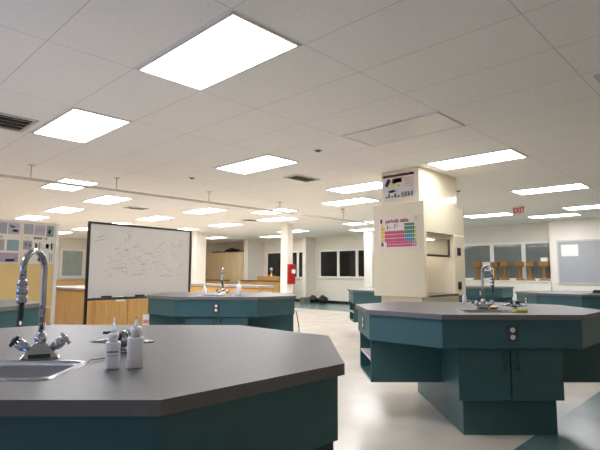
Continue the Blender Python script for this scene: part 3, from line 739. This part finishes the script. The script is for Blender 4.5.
# tall cabinets
def tall(label, x0, x1):
    t = thing('tall_cabinet', label, 'cabinet', ((x0 + x1)/2, 14.72, 0), 0, 'tall wooden cabinets'); w = (x1 - x0)/2 - .004
    MB().box(-w, w, -.28, .3, 0, 2.22).build('carcass', 'wood_pale', t)
    for sx in (-1, 1):
        a, b = sorted((sx * .004, sx * (w - .004)))
        d = MB().box(a, b, -.302, -.28, .08, 2.2).build('door', 'wood_pale', t, bevel=.002)
tall('left tall pale wooden cabinet of the pair at the far left corner', -20.85, -19.3)
tall('right tall pale wooden cabinet of the pair at the far left corner', -19.29, -17.72)
def bag(label, loc, sx, sy, sz, mt, seed):
    rnd = random.Random(seed); m = MB(); bm = m.bm
    r = bmesh.ops.create_icosphere(bm, subdivisions=3, radius=1)
    for v in r['verts']:
        k = 1 + .10 * math.sin(5 * v.co.x + seed) * math.cos(4 * v.co.y + seed) + rnd.uniform(-.02, .02)
        v.co = Vector((v.co.x * sx * k, v.co.y * sy * k, max(v.co.z, -.75) * sz * k + .78 * sz))
    zmin = min(v.co.z for v in bm.verts)
    for v in bm.verts: v.co.z -= zmin
    for f in bm.faces: f.smooth = True
    t = thing('bag', label, 'bag', loc)
    m.build('bag_body', mt, t)
    MB().tube([(-sx * .4, 0, sz * 1.5), (-sx * .25, 0, sz * 1.95), (sx * .25, 0, sz * 1.95), (sx * .4, 0, sz * 1.5)], .02, n=6).build('carry_handle', mt, t)
bag('black bag lying on top of the right tall cabinet', (-18.9, 14.65, 2.222), .5, .22, .11, 'black', 1)
tag(MB().box(-.35, .35, -.2, .2, 0, .06).box(-.36, .36, -.21, .21, .06, .075).build('box', 'grey_box', loc=(-19.9, 14.65, 2.222)), 'flat grey box on top of the left tall cabinet', 'box')
tag(MB().box(-.3, .3, -.15, .15, 0, .05).box(-.31, .31, -.16, .16, .05, .062).build('box', 'wood_dark', loc=(-18.05, 14.65, 2.222)), 'low brown box at the right end on top of the tall cabinets', 'box')
# gold scale on a wood box on far bench
tag(MB().box(-.65, .65, -.15, .15, 0, .16).box(-.66, .66, -.16, .16, .16, .18).build('box', 'wood', loc=(-15.45, 14.05, .906)), 'long wooden box on the dark-topped bench by the far windows', 'box')
t = thing('brass_scale', 'small brass and white instrument on the wooden box by the far windows', 'instrument', (-15.35, 14.05, 1.086))
MB().lathe([(.16, 0), (.16, .03), (.05, .05), (.03, .2), (.05, .22)]).build('stand', 'brass', t)
MB().lathe([(.03, .22), (.06, .25), (.065, .3), (.045, .35), (.02, .37)]).build('dome', 'pale_top', t)

# ---------------------------------------------------------------- far wall things
t = thing('extinguisher_cabinet', 'red fire extinguisher cabinet on the near white pillar', 'fire extinguisher', (-10.70, 10.575, .88))
MB().box(-.004, .13, -.12, .12, 0, .62).build('cabinet', 'red', t, bevel=.012)
MB().box(.131, .134, -.05, .11, .33, .45).build('label_plate', 'white', t)
for k in (.08, .5): MB().tube([(.132, -.09, k), (.15, -.06, k), (.15, .06, k), (.132, .09, k)], .012, n=8).build('strap', C('dark_red', '#6d1014', .4), t)
bag('left black bag on the floor below the dark windows', (-13.85, 15.05, 0), .24, .2, .15, 'black', 3)
bag('right black bag on the floor below the dark windows', (-13.3, 15.05, 0), .24, .2, .16, 'black', 5)
tag(MB().box(-.13, .13, -.16, .16, 0, .2).box(-.14, .14, -.17, .17, .2, .23).build('box', 'grey_box', loc=(-13.83, 14.55, 0)), 'grey box on the floor beside the far pilaster', 'box')
tag(MB().box(-.03, .03, -.006, 0, -.05, .05).box(-.008, .008, -.012, -.006, -.02, .02).build('light_switch', 'white', loc=(-10.85, 10.45, 1.2)), 'white light switch on the pillar left of the red cabinet', 'switch')

# wooden stands on the sill
def stand(label, x, s=1):
    t = thing('wooden_stand', label, 'stand', (x, 15.02, 1.03), random.uniform(-.2, .2), 'wooden stands on the window sill')
    MB().frustum(.25 * s, .2, .22 * s, .17, 0, .035).frustum(.2 * s, .15, .07, .07, .035, .1).build('foot', 'wood_stand', t, bevel=.004)
    MB().frustum(.07, .07, .055, .06, .1, .38).build('column', 'wood_stand', t, bevel=.004)
    MB().frustum(.09, .08, .2 * s, .16, .36, .42).frustum(.22 * s, .18, .22 * s, .18, .42, .56).build('head', 'wood_stand', t, bevel=.006)
    return t
for x, s, lab in ((-6.68, 1.05, 'leftmost amber wooden stand on the window sill, beside the white sheet'), (-6.12, 1.0, 'second amber wooden stand from the left, right of the white sheet'),
                  (-5.83, 1.0, 'third amber wooden stand from the left, touching close to the second'), (-5.38, .9, 'fourth amber wooden stand from the left, standing apart'),
                  (-5.08, .95, 'fifth amber wooden stand from the left on the sill'), (-4.7, 1.15, 'rightmost amber wooden stand, with a white box on top')): stand(lab, x, s)
tag(MB().box(-.085, .085, -.06, .06, 0, .1).box(-.09, .09, -.065, .065, .075, .105).build('box', 'white', loc=(-4.68, 15.02, 1.5905)), 'small white box on top of the rightmost wooden stand', 'box')
tag(MB().box(-.14, .14, -.004, 0, 0, .29).box(-.05, .05, -.0052, -.004, .05, .12, 1).build('paper_sheet', ['white', 'p_slate'], loc=(-6.5, YB - .052, 1.31)), 'white paper sheet stuck on the far window behind the stands', 'paper')
t = thing('tack_board', 'grey fabric tack board on the cream wall at the right edge', 'notice board', (-2.9, YJ, .98))
MB().box(-1.36, 1.36, -.018, -.001, 0, 1.15).build('panel', 'cork', t)
m = MB(); m.box(-1.4, 1.4, -.024, -.001, -.04, 0).box(-1.4, 1.4, -.024, -.001, 1.15, 1.19).box(-1.4, -1.36, -.024, -.001, 0, 1.15).box(1.36, 1.4, -.024, -.001, 0, 1.15)
m.build('frame', 'rail', t)
tag(MB().box(-.215, .215, -.003, 0, -.16, .16).build('paper_sheet', 'white', loc=(-3.97, YJ - .0185, 1.88)), 'white paper sheet pinned to the upper left of the grey tack board', 'paper')

# ---------------------------------------------------------------- world, camera
w = bpy.data.worlds.new('world'); scene.world = w; w.use_nodes = True
w.node_tree.nodes['Background'].inputs[0].default_value = (.02, .022, .026, 1)
cam = bpy.data.cameras.new('camera'); cam.sensor_width = 36; cam.lens = 36 * 481.98 / 600; cam.clip_start = .02; cam.clip_end = 100
co = bpy.data.objects.new('camera', cam); COL.objects.link(co)
pitch, roll, yaw = .10082, .0043087, .7709080
right = Vector((1, 0, 0)); fwd = Vector((0, math.cos(pitch), math.sin(pitch))); up = Vector((0, -math.sin(pitch), math.cos(pitch)))
r2 = right * math.cos(roll) + up * math.sin(roll); u2 = -right * math.sin(roll) + up * math.cos(roll)
Rz = Matrix.Rotation(yaw, 3, 'Z'); r2, u2, fwd = Rz @ r2, Rz @ u2, Rz @ fwd
R = Matrix((r2, u2, -fwd)).transposed().to_4x4()
co.matrix_world = Matrix.Translation((0, 0, H)) @ R
scene.camera = co
scene.cycles.max_bounces = 16; scene.cycles.diffuse_bounces = 12; scene.cycles.glossy_bounces = 6
vs = scene.view_settings
vs.view_transform = 'Standard'; vs.look = 'None'; vs.gamma = 1; vs.use_curve_mapping = False; vs.exposure = 1.27
